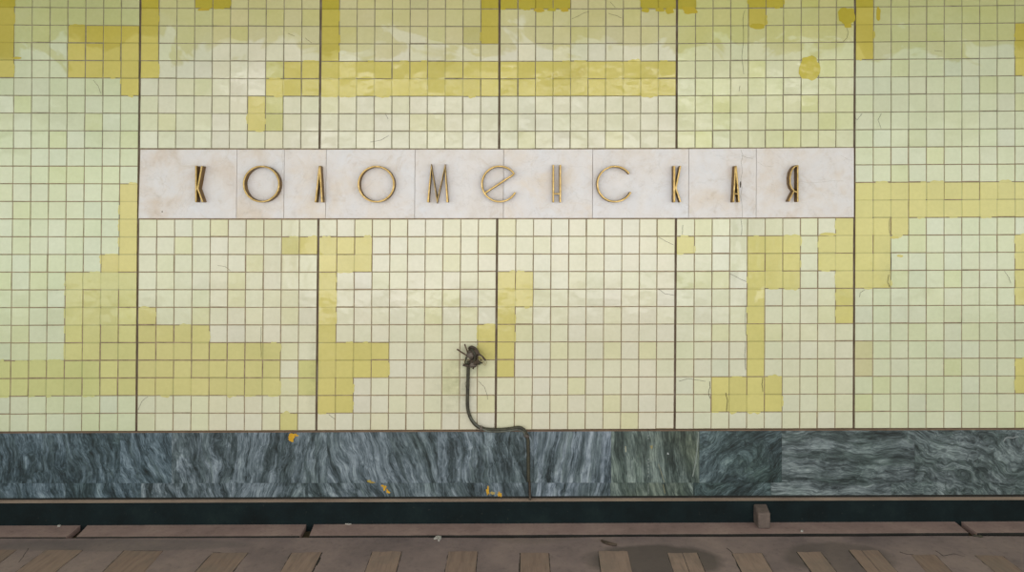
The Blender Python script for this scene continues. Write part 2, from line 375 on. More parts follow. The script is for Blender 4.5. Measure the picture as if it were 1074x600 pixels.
for j in range(0, 8):
    mb = MB()
    # grout bed of the panel
    for r in range(R0, R1 + 1):
        a = node(j, 0, r); b = node(j, 10, r); c = node(j, 10, r + 1); d = node(j, 0, r + 1)
        a, b, c, d = [(p[0], p[1]) for p in (a, b, c, d)]
        top = [(d[0], .004, d[1]), (c[0], .004, c[1]), (b[0], .004, b[1]), (a[0], .004, a[1])]
        back = [(p[0], .017, p[2]) for p in top]
        g = rgb(150, 132, 108) if r > 8 else rgb(142, 134, 112)
        mb.raw(top + back, [(0, 1, 2, 3), (1, 5, 6, 2), (3, 7, 4, 0)] + ([(0, 4, 5, 1)] if r == R1 else []), 1, g)
    for r in range(R0, R1 + 1):
        for u in range(10):
            c = j * 10 - 12 + u
            if 9 <= r <= 12 and 8 <= c <= 47: continue
            k = kind(r, c)
            q = [node(j, u, r + 1), node(j, u + 1, r + 1), node(j, u + 1, r), node(j, u, r)]
            gl, gr_, gt, gb = [rnd.uniform(.0022, .0040) for _ in range(4)]
            if u == 0: gl = .0005
            if u == 9: gr_ = .0005
            dark = k == 'Y' and ((19 <= r <= 22 and c <= 15 and not (r == 22 and c >= 8)) or (2 <= r <= 4 and c in (4, 5)) or (4 <= r <= 5 and c in (16, 17)))
            if dark: gl += .0012; gr_ += .0012; gt += .0012; gb += .0012
            if rnd.random() < .05: gb += .003
            if rnd.random() < .05: gr_ += .003 * (u < 9)
            x0 = [q[0][0] + gl, q[1][0] - gr_, q[2][0] - gr_, q[3][0] + gl]
            z0 = [q[0][1] + gb, q[1][1] + gb, q[2][1] - gt, q[3][1] - gt]
            if k == 'Y' and rnd.random() < .12:
                dx = rnd.uniform(-.002, .002); x0 = [x + dx for x in x0]
            tx, tz = rnd.gauss(0, .0005), rnd.gauss(0, .0005)
            if r <= 6: tx *= 1.5; tz *= 1.6
            off = rnd.uniform(-.0006, .0006)
            e = .0022
            sg = [(-1, -1), (1, -1), (1, 1), (-1, 1)]
            fr = [(x0[i] - sg[i][0] * e, off + sg[i][0] * tx + sg[i][1] * tz, z0[i] - sg[i][1] * e) for i in range(4)]
            bk = [(x0[i], .0042, z0[i]) for i in range(4)]
            col = tile_col(r, c, k)
            mb.raw(fr + bk, [(0, 1, 2, 3), (0, 4, 5, 1), (1, 5, 6, 2), (2, 6, 7, 3), (3, 7, 4, 0)], 0, col)
            # painted-over grout between two yellow tiles
            if k == 'Y':
                if u < 9 and kind(r, c + 1) == 'Y' and rnd.random() < (.12 if dark else .68):
                    t = rnd.random()
                    mb.face([(x0[1] - .001, .0016, z0[1] + .002), (x0[1] + .0095, .0016, z0[1] + .002), (x0[2] + .0095, .0016, z0[2] - .002), (x0[2] - .001, .0016, z0[2] - .002)],
                            0, tuple(v * (.62 + .3 * t) for v in col[:3]) + (1,))
                if kind(r + 1, c) == 'Y' and r < R1 and rnd.random() < (.12 if dark else .68):
                    t = rnd.random()
                    mb.face([(x0[0] + .002, .0016, z0[0] - .0095), (x0[1] - .002, .0016, z0[1] - .0095), (x0[1] - .002, .0016, z0[1] + .001), (x0[0] + .002, .0016, z0[0] + .001)],
                            0, tuple(v * (.62 + .3 * t) for v in col[:3]) + (1,))
                # paint carried over the tile's edge onto the cream neighbours
                for (dr, dc) in ((1, 0), (-1, 0), (0, 1), (0, -1)):
                    if 9 <= r + dr <= 12 and 8 <= c + dc <= 47: continue
                    if (u + dc) in (-1, 10) or r + dr > R1: continue
                    if kind(r + dr, c + dc) == 'Y' or rnd.random() > .5: continue
                    ext = rnd.uniform(.004, .02) if dr else rnd.uniform(.003, .014)
                    sd = rnd.random() * 50; n = 9; y = -.0026
                    if dr: A, B = (Vector((x0[0], y, z0[0])), Vector((x0[1], y, z0[1]))) if dr > 0 else (Vector((x0[2], y, z0[2])), Vector((x0[3], y, z0[3])))
                    else: A, B = (Vector((x0[1], y, z0[1])), Vector((x0[2], y, z0[2]))) if dc > 0 else (Vector((x0[3], y, z0[3])), Vector((x0[0], y, z0[0])))
                    out = Vector((dc, 0, -dr)); t0 = rnd.uniform(0, .5) if rnd.random() < .6 else 0; t1 = rnd.uniform(t0 + .3, 1.0)
                    P = []
                    for i in range(n + 1):
                        t = t0 + (min(t1, 1) - t0) * i / n
                        h = ext * max(0, .55 + .9 * noise.noise(Vector((sd + t * 4, 0, 0)))) * min(1, 6 * min(i / n, 1 - i / n) + .1)
                        P.append((A.lerp(B, t) - out * .001, A.lerp(B, t) + out * (.006 + h)))
                    for (a0, a1), (b0, b1) in zip(P[:-1], P[1:]): mb.face([a0, a1, b1, b0], 0, col)
    for i, cr in enumerate(CRACKS):
        X = sum(hy(*p).x for p in cr) / len(cr)
        if ST[9][j][0] <= X < ST[9][j + 1][0]:
            w = .0034 * CRACKW.get(i, .8)
            colr = rgb(120, 100, 60) if i == 10 else rgb(74, 64, 46)
            sub = []
            for (a, b) in zip(cr[:-1], cr[1:]):
                for t in (0, .33, .66): sub.append((a[0] + (b[0] - a[0]) * t + rnd.uniform(-.25, .25), a[1] + (b[1] - a[1]) * t + rnd.uniform(-.15, .15)))
            sub.append(cr[-1]); strip(mb, sub, w, 2, colr, -.0022)
    # free blotches of paint that ignore the grid
    yl = rgb(202, 186, 84)
    for (px, py, rx, ry, pj) in ((849, 71.5, 10, 12.5, 5), (887.5, 16.5, 8.3, 9, 5), (889, 26.5, 4, 3, 5), (723.5, 11, 8, 4, 5), (703, 11, 5, 3.5, 4), (692, 10.5, 5, 2, 4), (677, 11, 4, 2.4, 4), (566, 10.6, 5.5, 2.4, 4),
                             (579, 10.2, 4.5, 1.8, 4), (592, 10.5, 4, 2.5, 4), (794, 27.5, 8, 3, 5), (921, 15, 2.2, 7, 6), (18, 61, 4.5, 1.4, 1), (868, 245.5, 9, 1.6, 5), (944, 268.5, 3.2, 1.3, 6), (938, 249, 4, 1.6, 6), (213, 10, 6, 1.4, 2)):
        if pj + (0) == j - 0 - 0 and True:
            blob(mb, px, py, rx, ry, 0, tuple(v * rnd.uniform(.96, 1.03) for v in yl[:3]) + (1,) if py < 200 else rgb(208, 196, 110), -.003 - rnd.random() * .0003, px)
    o = mb.build('tile_panel', [M_TILE, M_GROUT, M_MARK], wall_o)

# ------------------------------------------------------------------ station name band of white marble
band = empty('name_band', hy(521, 229.5, -.0))
tag(band, 'long band of nine white marble slabs across the tiled wall under the brass letters', 'sign')
SX_T = [147.2, 248.7, 298.2, 342.3, 435.3, 528.3, 621.7, 722.5, 793.4, 895.6]
SX_B = [145.2, 247.8, 297.6, 341.4, 434.8, 527.9, 621.4, 722.2, 793.1, 895.6]
def band_y(px, k):
    ys = {0: [(145, 156.9), (335, 156.9), (522, 156.8), (709, 156.4), (896, 155.0)], 1: [(145, 229.0), (335, 229.0), (522, 228.8), (709, 228.6), (896, 227.8)]}[k]
    for (a, ya), (b, yb) in zip(ys[:-1], ys[1:]):
        if px <= b or b == 896: return ya + (yb - ya) * (px - a) / (b - a)
WARM = [(214, 200, 188), (216, 204, 192), (222, 210, 198), (222, 210, 198), (216, 208, 202), (220, 206, 190), (214, 202, 190), (220, 208, 196), (216, 202, 188)]
YS = -.013
for i in range(9):
    g = .0014
    tl = hy(SX_T[i], band_y(SX_T[i], 0), YS); tr = hy(SX_T[i + 1], band_y(SX_T[i + 1], 0), YS)
    bl = hy(SX_B[i], band_y(SX_B[i], 1), YS); br = hy(SX_B[i + 1], band_y(SX_B[i + 1], 1), YS)
    gl = g if i else 0; gr = g if i < 8 else 0
    mb = MB()
    fr = [bl + Vector((gl, 0, 0)), br - Vector((gr, 0, 0)), tr - Vector((gr, 0, 0)), tl + Vector((gl, 0, 0))]
    mb.hexa(fr, [Vector((p.x, .0035, p.z)) for p in fr], 0)
    ck = {1: [[(297, 157.5), (296, 165), (297.5, 172), (296, 180), (298, 190)]], 7: [[(777, 157.5), (778.5, 163), (777, 170), (778, 180), (776.5, 188), (777.5, 197), (776.5, 206), (778, 216), (778, 228)], [(777, 163), (783, 165.5), (789, 166.5)]],
          8: [[(838, 190), (848, 192), (862, 191), (872, 189.5), (884, 190)], [(881, 163), (890, 168), (894, 168.5)], [(794, 170), (800, 174), (810, 175)]], 0: [], }
    for cr in ck.get(i, []):
        ps = []
        for (a, b) in zip(cr[:-1], cr[1:]):
            for t in (0, .5): ps.append((a[0] + (b[0] - a[0]) * t + rnd.uniform(-.3, .3), a[1] + (b[1] - a[1]) * t))
        ps.append(cr[-1]); strip(mb, ps, .0022 if i == 7 else .0015, 1, rgb(130, 122, 110) if i == 7 else rgb(176, 168, 156), YS - .0006)
    if i == 7:
        blob(mb, 776, 193.5, .7, 3.2, 1, rgb(70, 58, 44), YS - .0009, 3)
    if i == 0:
        blob(mb, 171, 222, .8, .9, 1, rgb(150, 138, 126), YS - .0006, 1)
    o = mb.build('marble_slab', [mat_white_marble(i * 1.37 + 2, WARM[i]), M_MARK], band, band.location)
    o.location = (0, 0, 0)
    bevel(o, .0015, 1)

# ------------------------------------------------------------------ brass letters standing off the marble
YF = -.083
def poly_strip(mb, pts, w, closed=False):
    # pts: measured front points; builds a band w wide extruded from the front plane back to the marble
    P = [Vector((hy(a, b, YF).x, hy(a, b, YF).z)) for a, b in pts]; n = len(P); L = []; Rr = []
    for i in range(n):
        if closed: a, b = P[(i - 1) % n], P[(i + 1) % n]
        else: a, b = P[max(i - 1, 0)], P[min(i + 1, n - 1)]
        d1 = (P[i] - a); d2 = (b - P[i])
        if d1.length < 1e-9: d1 = d2
        if d2.length < 1e-9: d2 = d1
        d1 = d1.normalized(); d2 = d2.normalized(); t = (d1 + d2).normalized()
        nn = Vector((-t.y, t.x)); k = w / 2 / max(.45, nn.dot(Vector((-d1.y, d1.x))))
        L.append(P[i] + nn * k); Rr.append(P[i] - nn * k)
    vs = []; yb = YS - .0003
    for i in range(n):
        for (q, y) in ((L[i], YF), (Rr[i], YF), (Rr[i], yb), (L[i], yb)): vs.append((q.x, y, q.y))
    fs = []; m = n if closed else n - 1
    for i in range(m):
        a = i * 4; b = ((i + 1) % n) * 4
        for k in range(4): fs.append((a + k, a + (k + 1) % 4, b + (k + 1) % 4, b + k))
    if not closed: fs += [(0, 3, 2, 1), ((n - 1) * 4, (n - 1) * 4 + 1, (n - 1) * 4 + 2, (n - 1) * 4 + 3)]
    mb.raw(vs, fs)
def arc(cx, cy, r, a0, a1, n=48):
    return [(cx + r * math.cos(math.radians(a0 + (a1 - a0) * i / n)), cy - r * math.sin(math.radians(a0 + (a1 - a0) * i / n))) for i in range(n + 1)]
W_ = .0135
def letter(name, label, strokes):
    mb = MB(); xs = [p[0] for s in strokes for p in s[0]]; ys = [p[1] for s in strokes for p in s[0]]
    for s in strokes: poly_strip(mb, s[0], s[1] if len(s) > 1 and s[1] else W_, len(s) > 2)
    og = hy((min(xs) + max(xs)) / 2, max(ys), YF); og.y = YS
    o = mb.build(name, [M_BRASS, M_PATINA], None, og); fix_normals(o)  # M_PATINA: darker brass tone for the letter sides
    for p in o.data.polygons: p.use_smooth = False; p.material_index = 0 if p.normal.y < -.7 else 1
    bevel(o, .002, 2)
    tag(o, label, 'letter', 'brass letters of the station name')
    return o
def ring(cx, cy, r, n=64): return [(cx + r * math.cos(2 * math.pi * i / n), cy - r * math.sin(2 * math.pi * i / n)) for i in range(n)]
letter('brass_letter', 'brass letter К at the left end of the name, first of the row', [([(205.4, 173.9), (205.4, 212.2)],), ([(211.6, 174), (207.2, 197.6), (212.4, 212)],)])
letter('brass_letter', 'brass ring letter О between the first К and the narrow Л', [(ring(273.9, 193, 18.5), None, 1)])
letter('brass_letter', 'brass letter Л, two narrow legs joined at the top, between the two rings', [([(335.0, 174), (330.8, 212.3)],), ([(335.3, 174), (337.6, 212.3)],)])
letter('brass_letter', 'brass ring letter О between the narrow Л and the М', [(ring(394.4, 193.1, 18.5), None, 1)])
letter('brass_letter', 'brass zigzag letter М to the right of the second ring', [([(448.8, 212.2), (452.3, 174), (458.4, 211.4), (466.6, 174), (469.2, 212.2)], .016)])
letter('brass_letter', 'brass letter Е as an open ring with a slanting bar through it', [(arc(524.0, 192.9, 18.6, 34, 332),), ([(538.6, 182.8), (508.6, 202.4)],)])
letter('brass_letter', 'brass letter Н, two tall uprights with a low crossbar, near the middle', [([(580.4, 172.9), (580.4, 212.3)],), ([(587.7, 172.9), (587.7, 212.3)],), ([(580.4, 203.2), (587.7, 203.2)], .012)])
letter('brass_letter', 'brass letter С, a ring open on the right side without a bar', [(arc(645.2, 193.0, 18.5, 35.6, 333),)])
letter('brass_letter', 'brass letter К standing between the open ring С and the А', [([(707.3, 174), (707.3, 212.2)], .017), ([(713.8, 174), (709.0, 197.3), (713.9, 212)],)])
letter('brass_letter', 'brass narrow letter А with a small low crossbar beside the marble crack', [([(771.5, 174), (769.4, 212.2)],), ([(772.0, 174), (775.3, 212.2)],), ([(769.6, 203.3), (774.8, 203.3)], .010)])
letter('brass_letter', 'brass letter Я with a thin curved bowl at the right end of the name', [([(836.9, 173.2), (836.9, 211.8)],), ([(836.6, 173.6), (833.8, 174.6), (831.6, 177), (829.7, 181), (828.8, 186.1), (828.9, 192.5), (830.4, 197.1), (833.0, 200.2), (836.6, 201.9)], .011), ([(833.2, 200.0), (830.5, 205.0), (827.5, 211.4)], .011)])

# ------------------------------------------------------------------ grey marble dado
YD = -.022
def lerp(a, b, t): return a + (b - a) * t
def ly(px, y0, y1): return lerp(y0, y1, px / 1074.0)
def d_top(px): return lerp(454.6, 451.0, px / 1074)
def d_seam(px): return lerp(506.9, 506.2, px / 1074)
def d_bot(px): return lerp(522.5, 518.7, px / 1074)
DARKB = ((26, 40, 46), (64, 82, 92), (104, 122, 135), (200, 215, 200))
BLUE = ((34, 46, 50), (82, 96, 105), (124, 137, 148), (205, 215, 205))
LIGHT = ((42, 56, 63), (100, 114, 126), (144, 156, 170), (215, 220, 210))
OLIVE = ((40, 52, 50), (84, 98, 96), (124, 138, 134), (220, 215, 185))
DEEP = ((30, 43, 46), (60, 76, 81), (92, 110, 116), (205, 220, 205))
HORZ = ((38, 47, 50), (82, 93, 97), (122, 134, 138), (205, 220, 210))
UP = [(-330, 0, 12, DARKB, .5, 5), (0, 125.7, 10, DARKB, .55, 5), (125.7, 180, 22, DARKB, .5, 6), (180, 249, 4, BLUE, .5, 6), (249, 343, -10, BLUE, .45, 8), (343, 458.8, 22, BLUE, .35, 9),
      (458.8, 560, 8, BLUE, .45, 9), (560, 641, -7, LIGHT, .25, 10), (641, 733.5, 6, OLIVE, .25, 10), (733.5, 820, -50, DEEP, .9, 4.5), (820, 959.5, 86, HORZ, .4, 8), (959.5, 1110, 72, HORZ, .9, 7), (1110, 1400, 85, HORZ, .5, 7)]
LO = [(-330, -40), (-40, 70), (70, 148), (148, 243), (243, 323), (323, 403), (403, 466), (466, 555), (555, 640), (640, 727), (727, 808.5), (808.5, 935), (935, 1065), (1065, 1180), (1180, 1400)]
dado = MB()
a = hy(-330, 452, 0); b = hy(1400, 449, 0)
dado.hexa([hy(-330, 526.3, .0), hy(1400, 521.3, 0), hy(1400, 451, 0), hy(-330, 456, 0)],
          [hy(-330, 526.3, 0) + Vector((0, .035, 0)), hy(1400, 521.3, 0) + Vector((0, .035, 0)), hy(1400, 451, 0) + Vector((0, .035, 0)), hy(-330, 456, 0) + Vector((0, .035, 0))])
M_DARK = mat_concrete('sooty_gap', [(26, 26, 24), (34, 34, 31), (44, 42, 38)], 5)  # dark colour painted in for the shade of the narrow gaps
dado_o = dado.build('baseboard_back', M_DARK); dado_o['kind'] = 'structure'
def slab(x0, x1, f0, f1, mat, marks=()):
    g = .0008
    p = [hy(x0, f1(x0), YD), hy(x1, f1(x1), YD), hy(x1, f0(x1), YD), hy(x0, f0(x0), YD)]
    p = [p[0] + Vector((g, 0, g * .5)), p[1] + Vector((-g, 0, g * .5)), p[2] + Vector((-g, 0, -g * .5)), p[3] + Vector((g, 0, -g * .5))]
    mb = MB(); mb.hexa(p, [Vector((q.x, -.001, q.z)) for q in p])
    for mk in marks:
        if mk[0] == 'b': blob(mb, mk[1], mk[2], mk[3], mk[4], 1, mk[5], YD - .0008 - .0003 * rnd.random(), mk[1], 26, .5)
        else:
            ps = mk[1]; c = [hy(a_, b_, YD) for a_, b_ in ps]
            for q0, q1 in zip(c[:-1], c[1:]):
                n = Vector((-(q1 - q0).z, 0, (q1 - q0).x)).normalized() * mk[2] / 2
                o_ = Vector((0, -.0008, 0)); mb.face([q0 + n + o_, q0 - n + o_, q1 - n + o_, q1 + n + o_], 1, mk[3])
    o = mb.build('marble_slab', [mat, M_MARK], dado_o)
    return o
YP = rgb(206, 158, 34)
UM = {4: [('b', 306, 458.3, 3.2, 3.6, YP), ('b', 308.5, 455.8, 4.6, 1.2, YP)], 5: [('b', 388, 503.5, 2.0, 1.0, rgb(170, 150, 60)), ('b', 391, 505, 2.2, .7, rgb(180, 150, 50))],
      8: [('s', [(690.5, 487), (693, 494), (695.5, 502), (697, 506)],   .004, rgb(140, 138, 112)), ('b', 683, 468, 1.6, 2.2, rgb(150, 140, 96))] +
         [('s', [(680, y), (680, y + 1.6)], .0035, rgb(176, 184, 186)) for y in (456, 459, 481, 484, 487.5, 491, 494.5, 498.5)] + [('b', 700, 475, .8, .9, rgb(180, 188, 190)),
          ('s', [(732.6, 453), (731.5, 470), (729.5, 485), (726.5, 500)], .010, rgb(128, 138, 134)), ('s', [(656, 468), (656.5, 474)], .006, rgb(190, 186, 160))],
      11: [('s', [(1052.5, 463), (1054, 460), (1057, 458.6), (1062, 459.4), (1068, 457.5)], .008, rgb(140, 146, 148))]}
LM = {6: [('b', 404, 510.5, 1.5, 2.4, YP), ('b', 407, 514.5, 2.0, 2.6, YP)], 5: [('b', 401.5, 508.5, 1.2, 1.4, YP)], 7: [('b', 512, 513.5, 1.8, 3.6, YP), ('b', 523.5, 517, 2.3, 3.2, YP), ('b', 517, 516, 3, 1.2, rgb(170, 150, 90))],
      9: [('s', [(680, 508), (680, 518)], .003, rgb(150, 158, 158)), ('s', [(695.5, 508), (697.5, 518)], .005, rgb(140, 138, 108))]}
for i, (x0, x1, ang, cols, sw, strch) in enumerate(UP):
    slab(x0, x1, d_top, d_seam, mat_grey_marble(i * 1.9 + 3, ang, cols, sw, strch), UM.get(i, ()))
for i, (x0, x1) in enumerate(LO):
    xm = (x0 + x1) / 2; k = [u for u in UP if u[0] <= xm < u[1]][0]
    slab(x0, x1, d_seam, d_bot, mat_grey_marble(i * 2.3 + 40, k[2] + (6 if i % 2 else -5), k[3], k[4], k[5]), LM.get(i, ()))
# dusty mortar line capping the dado
mb = MB()
p = [hy(-330, 456.4, YD), hy(1400, 450.2, YD), hy(1400, 449.0, YD), hy(-330, 455.3, YD)]
p = [hy(-330, d_top(-330) , YD), hy(1400, d_top(1400), YD), hy(1400, d_top(1400) - 1.0, YD), hy(-330, d_top(-330) - 1.0, YD)]
mb.hexa(p, [Vector((q.x, .03, q.z)) for q in p]); o = mb.build('trim_1', M_MORTAR); o['kind'] = 'structure'

# ------------------------------------------------------------------ plinth: dusty top, tarred black face
YPL = -.067
def mat_black():
    m, nt, b = new_mat('tarred_concrete'); v = coords(nt)
    n1 = noise_n(nt, v, 4, 7, .65); n2 = noise_n(nt, v, 40, 4, .6)
    c = ramp(nt, n1.outputs[0], [(.3, rgb(10, 20, 22)), (.55, rgb(16, 30, 33)), (.78, rgb(28, 42, 42))])
    c = mix(nt, ramp(nt, n2.outputs[0], [(.66, (0, 0, 0, 1)), (.8, (.35, .35, .35, 1))]), c, rgb(86, 84, 76))
    nt.links.new(c, b.inputs['Base Color']); b.inputs['Roughness'].default_value = .8; b.inputs['Specular IOR Level'].default_value = .2
    bump(nt, n2.outputs[0], .5, .003, b); return m
M_BLACK = mat_black()
M_PTOP = mat_concrete('plinth_dust', [(168, 146, 130), (190, 168, 150), (204, 182, 162)], 3)
M_LEDGE = mat_concrete('dusty_concrete', [(140, 119, 114), (162, 138, 132), (176, 153, 144)], 2.5)
def pt_(px): return lerp(527.9, 524.4, px / 1074)
def pb_(px): return lerp(551.4, 546.8, px / 1074)
A = hy(-330, pt_(-330), YPL); B = hy(1400, pt_(1400), YPL); Cc = hy(1400, pb_(1400), YPL); D = hy(-330, pb_(-330), YPL)
mb = MB(); bk = lambda q, dz=0: Vector((q.x, .03, q.z + dz))
lo = Vector((0, 0, -.12))
mb.raw([D + lo, Cc + lo, B, A, bk(D) + lo, bk(Cc) + lo, bk(B), bk(A)], [(0, 1, 2, 3)], 0)
mb.raw([D + lo, Cc + lo, B, A, bk(D) + lo, bk(Cc) + lo, bk(B), bk(A)], [(3, 2, 6, 7)], 1)
mb.raw([D + lo, Cc + lo, B, A, bk(D) + lo, bk(Cc) + lo, bk(B), bk(A)], [(0, 3, 7, 4), (1, 5, 6, 2), (4, 7, 6, 5), (0, 4, 5, 1)], 0)
o = mb.build('trim_2', [M_BLACK, M_PTOP]); o['kind'] = 'structure'
zl = (D.z + Cc.z) / 2                                        # height of the ledge (mean)
def zledge(x): return D.z + (Cc.z - D.z) * (x - D.x) / (Cc.x - D.x)

# ledge slabs laid against the plinth, split by open slots
def lf_(px): return lerp(562.2, 558.2, px / 1074)
def ledge_pt(px, py):
    z = zl
    for _ in range(6):
        d = ray(px, py); p = CAM + d * ((z - CAM.z) / d.z); z = zledge(p.x)
    return p
LE = [((-330, pb_(-330)), (86.0, 549.9), (71.2, 562.0), (-380, lf_(-380)), 'dusty concrete ledge slab at the far left, before the first open slot'),
      ((93.2, 550), (321.8, 549.2), (314.6, 561.5), (81.8, 562.0), 'dusty concrete ledge slab between the two left open slots'),
      ((330.0, 549), (1000.5, 546.6), (1015.4, 558.6), (325.0, 561.4), 'longest dusty concrete ledge slab, carrying the sloping block'),
      ((1007.5, 546.6), (1400, pb_(1400)), (1480, lf_(1480)), (1024.0, 558.5), 'dusty concrete ledge slab at the far right beyond the slanting slot')]
for i, (a, b, c, d, lab) in enumerate(LE):
    P = [ledge_pt(*q) for q in (a, b, c, d)]
    yb = YPL - .001; yf = -.278
    P = [Vector((P[0].x, yb, P[0].z)), Vector((P[1].x, yb, P[1].z)), Vector((P[2].x, yf + rnd.uniform(-.003, .003), P[2].z)), Vector((P[3].x, yf + rnd.uniform(-.003, .003), P[3].z))]
    mb = MB(); n = max(4, int((P[2].x - P[3].x) * 12)); top = []; 
    fr = [P[3].lerp(P[2], t / n) for t in range(n + 1)]; bkk = [P[0].lerp(P[1], t / n) for t in range(n + 1)]
    fr = [q + Vector((0, .005 * noise.noise(Vector((q.x * 3, i, 0))) + .002 * noise.noise(Vector((q.x * 19, i, 0))), .0)) for q in fr]
    hgt = Vector((0, 0, -.045)); vs = []
    for f_, b_ in zip(fr, bkk): vs += [f_, b_, b_ + hgt, f_ + hgt]
    fs = []
    for t in range(n):
        a4 = t * 4; b4 = a4 + 4
        for k in range(4): fs.append((a4 + k, b4 + k, b4 + (k + 1) % 4, a4 + (k + 1) % 4))
    fs += [(0, 1, 2, 3), (n * 4, n * 4 + 3, n * 4 + 2, n * 4 + 1)]
    mb.raw(vs, fs); og = (P[2] + P[3]) / 2
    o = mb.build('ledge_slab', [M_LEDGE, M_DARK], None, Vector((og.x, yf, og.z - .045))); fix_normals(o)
    for p_ in o.data.polygons: p_.material_index = 1 if p_.normal.y < -.6 else 0  # front faces coloured dark as the shade along the ledge gap
    tag(o, lab, 'ledge', 'concrete slabs of the ledge along the wall foot')

# ------------------------------------------------------------------ track bed
def floor_extra(nt, v, c):
    p = hz(690, 586, 0)
    for (px, py, rx, ry, k, col) in ((686, 588, .62, .30, .75, (84, 78, 74)), (880, 585, .5, .3, .5, (84, 78, 74)), (120, 572, 1.2, .12, .35, (104, 100, 98)), (560, 560, .5, .2, .3, (120, 108, 98))):
        p = hz(px, py, 0)
        vv = coords(nt, (1 / rx, 1 / ry, 0), loc=(-p.x / rx, -p.y / ry, 0))
        g = N(nt, 'ShaderNodeTexGradient', gradient_type='SPHERICAL'); nt.links.new(vv, g.inputs[0])
        f = math_n(nt, 'MULTIPLY', ramp(nt, math_n(nt, 'ADD', g.outputs[1], math_n(nt, 'MULTIPLY', noise_n(nt, v, 6, 4).outputs[0], .3)), [(.25, (0, 0, 0, 1)), (.42, (1, 1, 1, 1))]), k)
        c = mix(nt, f, c, rgb(*col))
    return c
M_FLOOR = mat_concrete('track_bed_concrete', [(114, 102, 102), (136, 121, 119), (154, 137, 131)], 1.6, .85, .004, floor_extra)
M_TRENCH = mat_concrete('dark_trench', [(30, 28, 26), (38, 36, 33), (48, 44, 40)], 4)
mb = MB(); x0, x1, n = -7.2, 7.4, 150; yn = -2.6
vs = []
def gap_edge(x):
    t = min(1, max(0, (x + 4.3) / 8.6))
    w = lerp(.010, .046, t) * (1 if x > -4.4 else .7)
    w += .010 * noise.noise(Vector((x * 1.3, 4, 0))) * t + .004 * noise.noise(Vector((x * 8, 1, 0)))
    w *= 1 + .5 * math.exp(-((x - .1) / .5) ** 2)
    return -.278 - max(.006, w)
ys = [None, -.6, -1.2, yn]
for i in range(n + 1):
    x = lerp(x0, x1, i / n); e = gap_edge(x)
    for yy in (e, -.6, -1.2, yn): vs.append((x, yy, zf(x)))
fs = []
for i in range(n):
    for k in range(3): fs.append((i * 4 + k, i * 4 + k + 1, i * 4 + 5 + k, i * 4 + 4 + k))
mb.raw(vs, fs)
vs2 = []
for i in range(n + 1):
    x = lerp(x0, x1, i / n); e = gap_edge(x); vs2 += [(x, e, zf(x)), (x, e, zf(x) - .1)]
mb.raw(vs2, [(i * 2, i * 2 + 2, i * 2 + 3, i * 2 + 1) for i in range(n)], 1)
z0_, z1_ = zf(x0) - .1, zf(x1) - .1
mb.face([(x0, .03, z0_), (x0, yn, z0_), (x1, yn, z1_), (x1, .03, z1_)], 1)
mb.face([(x0, yn, z0_ + .1), (x0, yn, z0_), (x1, yn, z1_), (x1, yn, z1_ + .1)], 0)
for X in (x0, x1): mb.face([(X, gap_edge(X), zf(X)), (X, yn, zf(X)), (X, yn, zf(X) - .1), (X, gap_edge(X), zf(X) - .1)], 0)
# cracks and ragged edges beside the sleepers (dark, on the concrete surface)
SL = [((-13, 577), (17.3, 577.2), (-45, 597.4), (-8, 597.4)), ((48, 577.2), (86.7, 577.4), (20, 597.4), (61.9, 597.4)), ((130, 578), (170.8, 578.2), (112, 597.4), (152.6, 597.4)),
      ((222.8, 580.4), (260, 580.2), (208.5, 597.4), (244.6, 597.4)), ((306, 580), (337.2, 579.6), (296, 597.4), (328.2, 597.4)), ((390.6, 579), (421.3, 578.8), (383.2, 597.4), (416.5, 597.4)),
      ((470.6, 578.7), (500.8, 578.8), (466.8, 597.4), (499.4, 597.4)), ((545.9, 580), (575.5, 580.4), (545.7, 597.4), (576.6, 597.4)), ((627.5, 578.3), (658.2, 578.5), (629, 597.4), (663.4, 597.4)),
      ((700, 580), (731, 580.2), (706.3, 597.4), (737.8, 597.4)), ((768, 580.6), (798.8, 580.4), (777, 597.4), (808.6, 597.4)), ((836, 579.3), (860.8, 579.4), (847, 597.4), (877.6, 597.4)),
      ((890.7, 577.4), (921, 577.6), (907.5, 597.4), (938.5, 597.4)), ((956, 582.5), (981.4, 582.4), (967.8, 597.4), (997, 597.4)), ((1022.8, 582.8), (1052, 583.6), (1039.8, 597.4), (1070, 597.4))]
def zstrip(pts, w, wob=.004, z=.0008):
    ps = []
    for a, b in zip(pts[:-1], pts[1:]):
        m = max(2, int((b - a).length / .04))
        for t in range(m): ps.append(a.lerp(b, t / m) + Vector((rnd.uniform(-wob, wob), rnd.uniform(-wob, wob), 0)))
    ps.append(pts[-1])
    for a, b in zip(ps[:-1], ps[1:]):
        d = b - a; nn = Vector((-d.y, d.x, 0)).normalized() * w * rnd.uniform(.3, .7)
        o_ = Vector((0, 0, z)); mb.face([a + nn + o_, a - nn + o_, b - nn + o_, b + nn + o_], 1)
SQ = []
for (a, b, c, d) in SL:
    A_, B_, C_, D_ = hz(*a), hz(*b), hz(*c), hz(*d)
    # all sleepers run away from the wall; keep each one's measured slant softened, and its measured end
    wdt = ((B_.x - A_.x) + (D_.x - C_.x)) / 2
    sl = ((C_.x - A_.x) / (C_.y - A_.y) + (D_.x - B_.x) / (D_.y - B_.y)) / 2
    L = 1.6
    SQ.append(tuple(Vector((q_[0], q_[1], zf(q_[0]))) for q_ in ((A_.x, A_.y), (B_.x, B_.y), (B_.x - L * sl, B_.y - L), (A_.x - L * sl, A_.y - L))))
edges = {0: 'R', 1: 'LR', 2: 'LT', 3: 'LRT', 4: 'LRr', 5: 'LR', 6: 'LR', 7: 'LRl', 8: 'Ll', 9: 'LR', 10: 'LRTl', 11: 'LRl', 12: 'LRl', 13: 'R', 14: 'LR'}
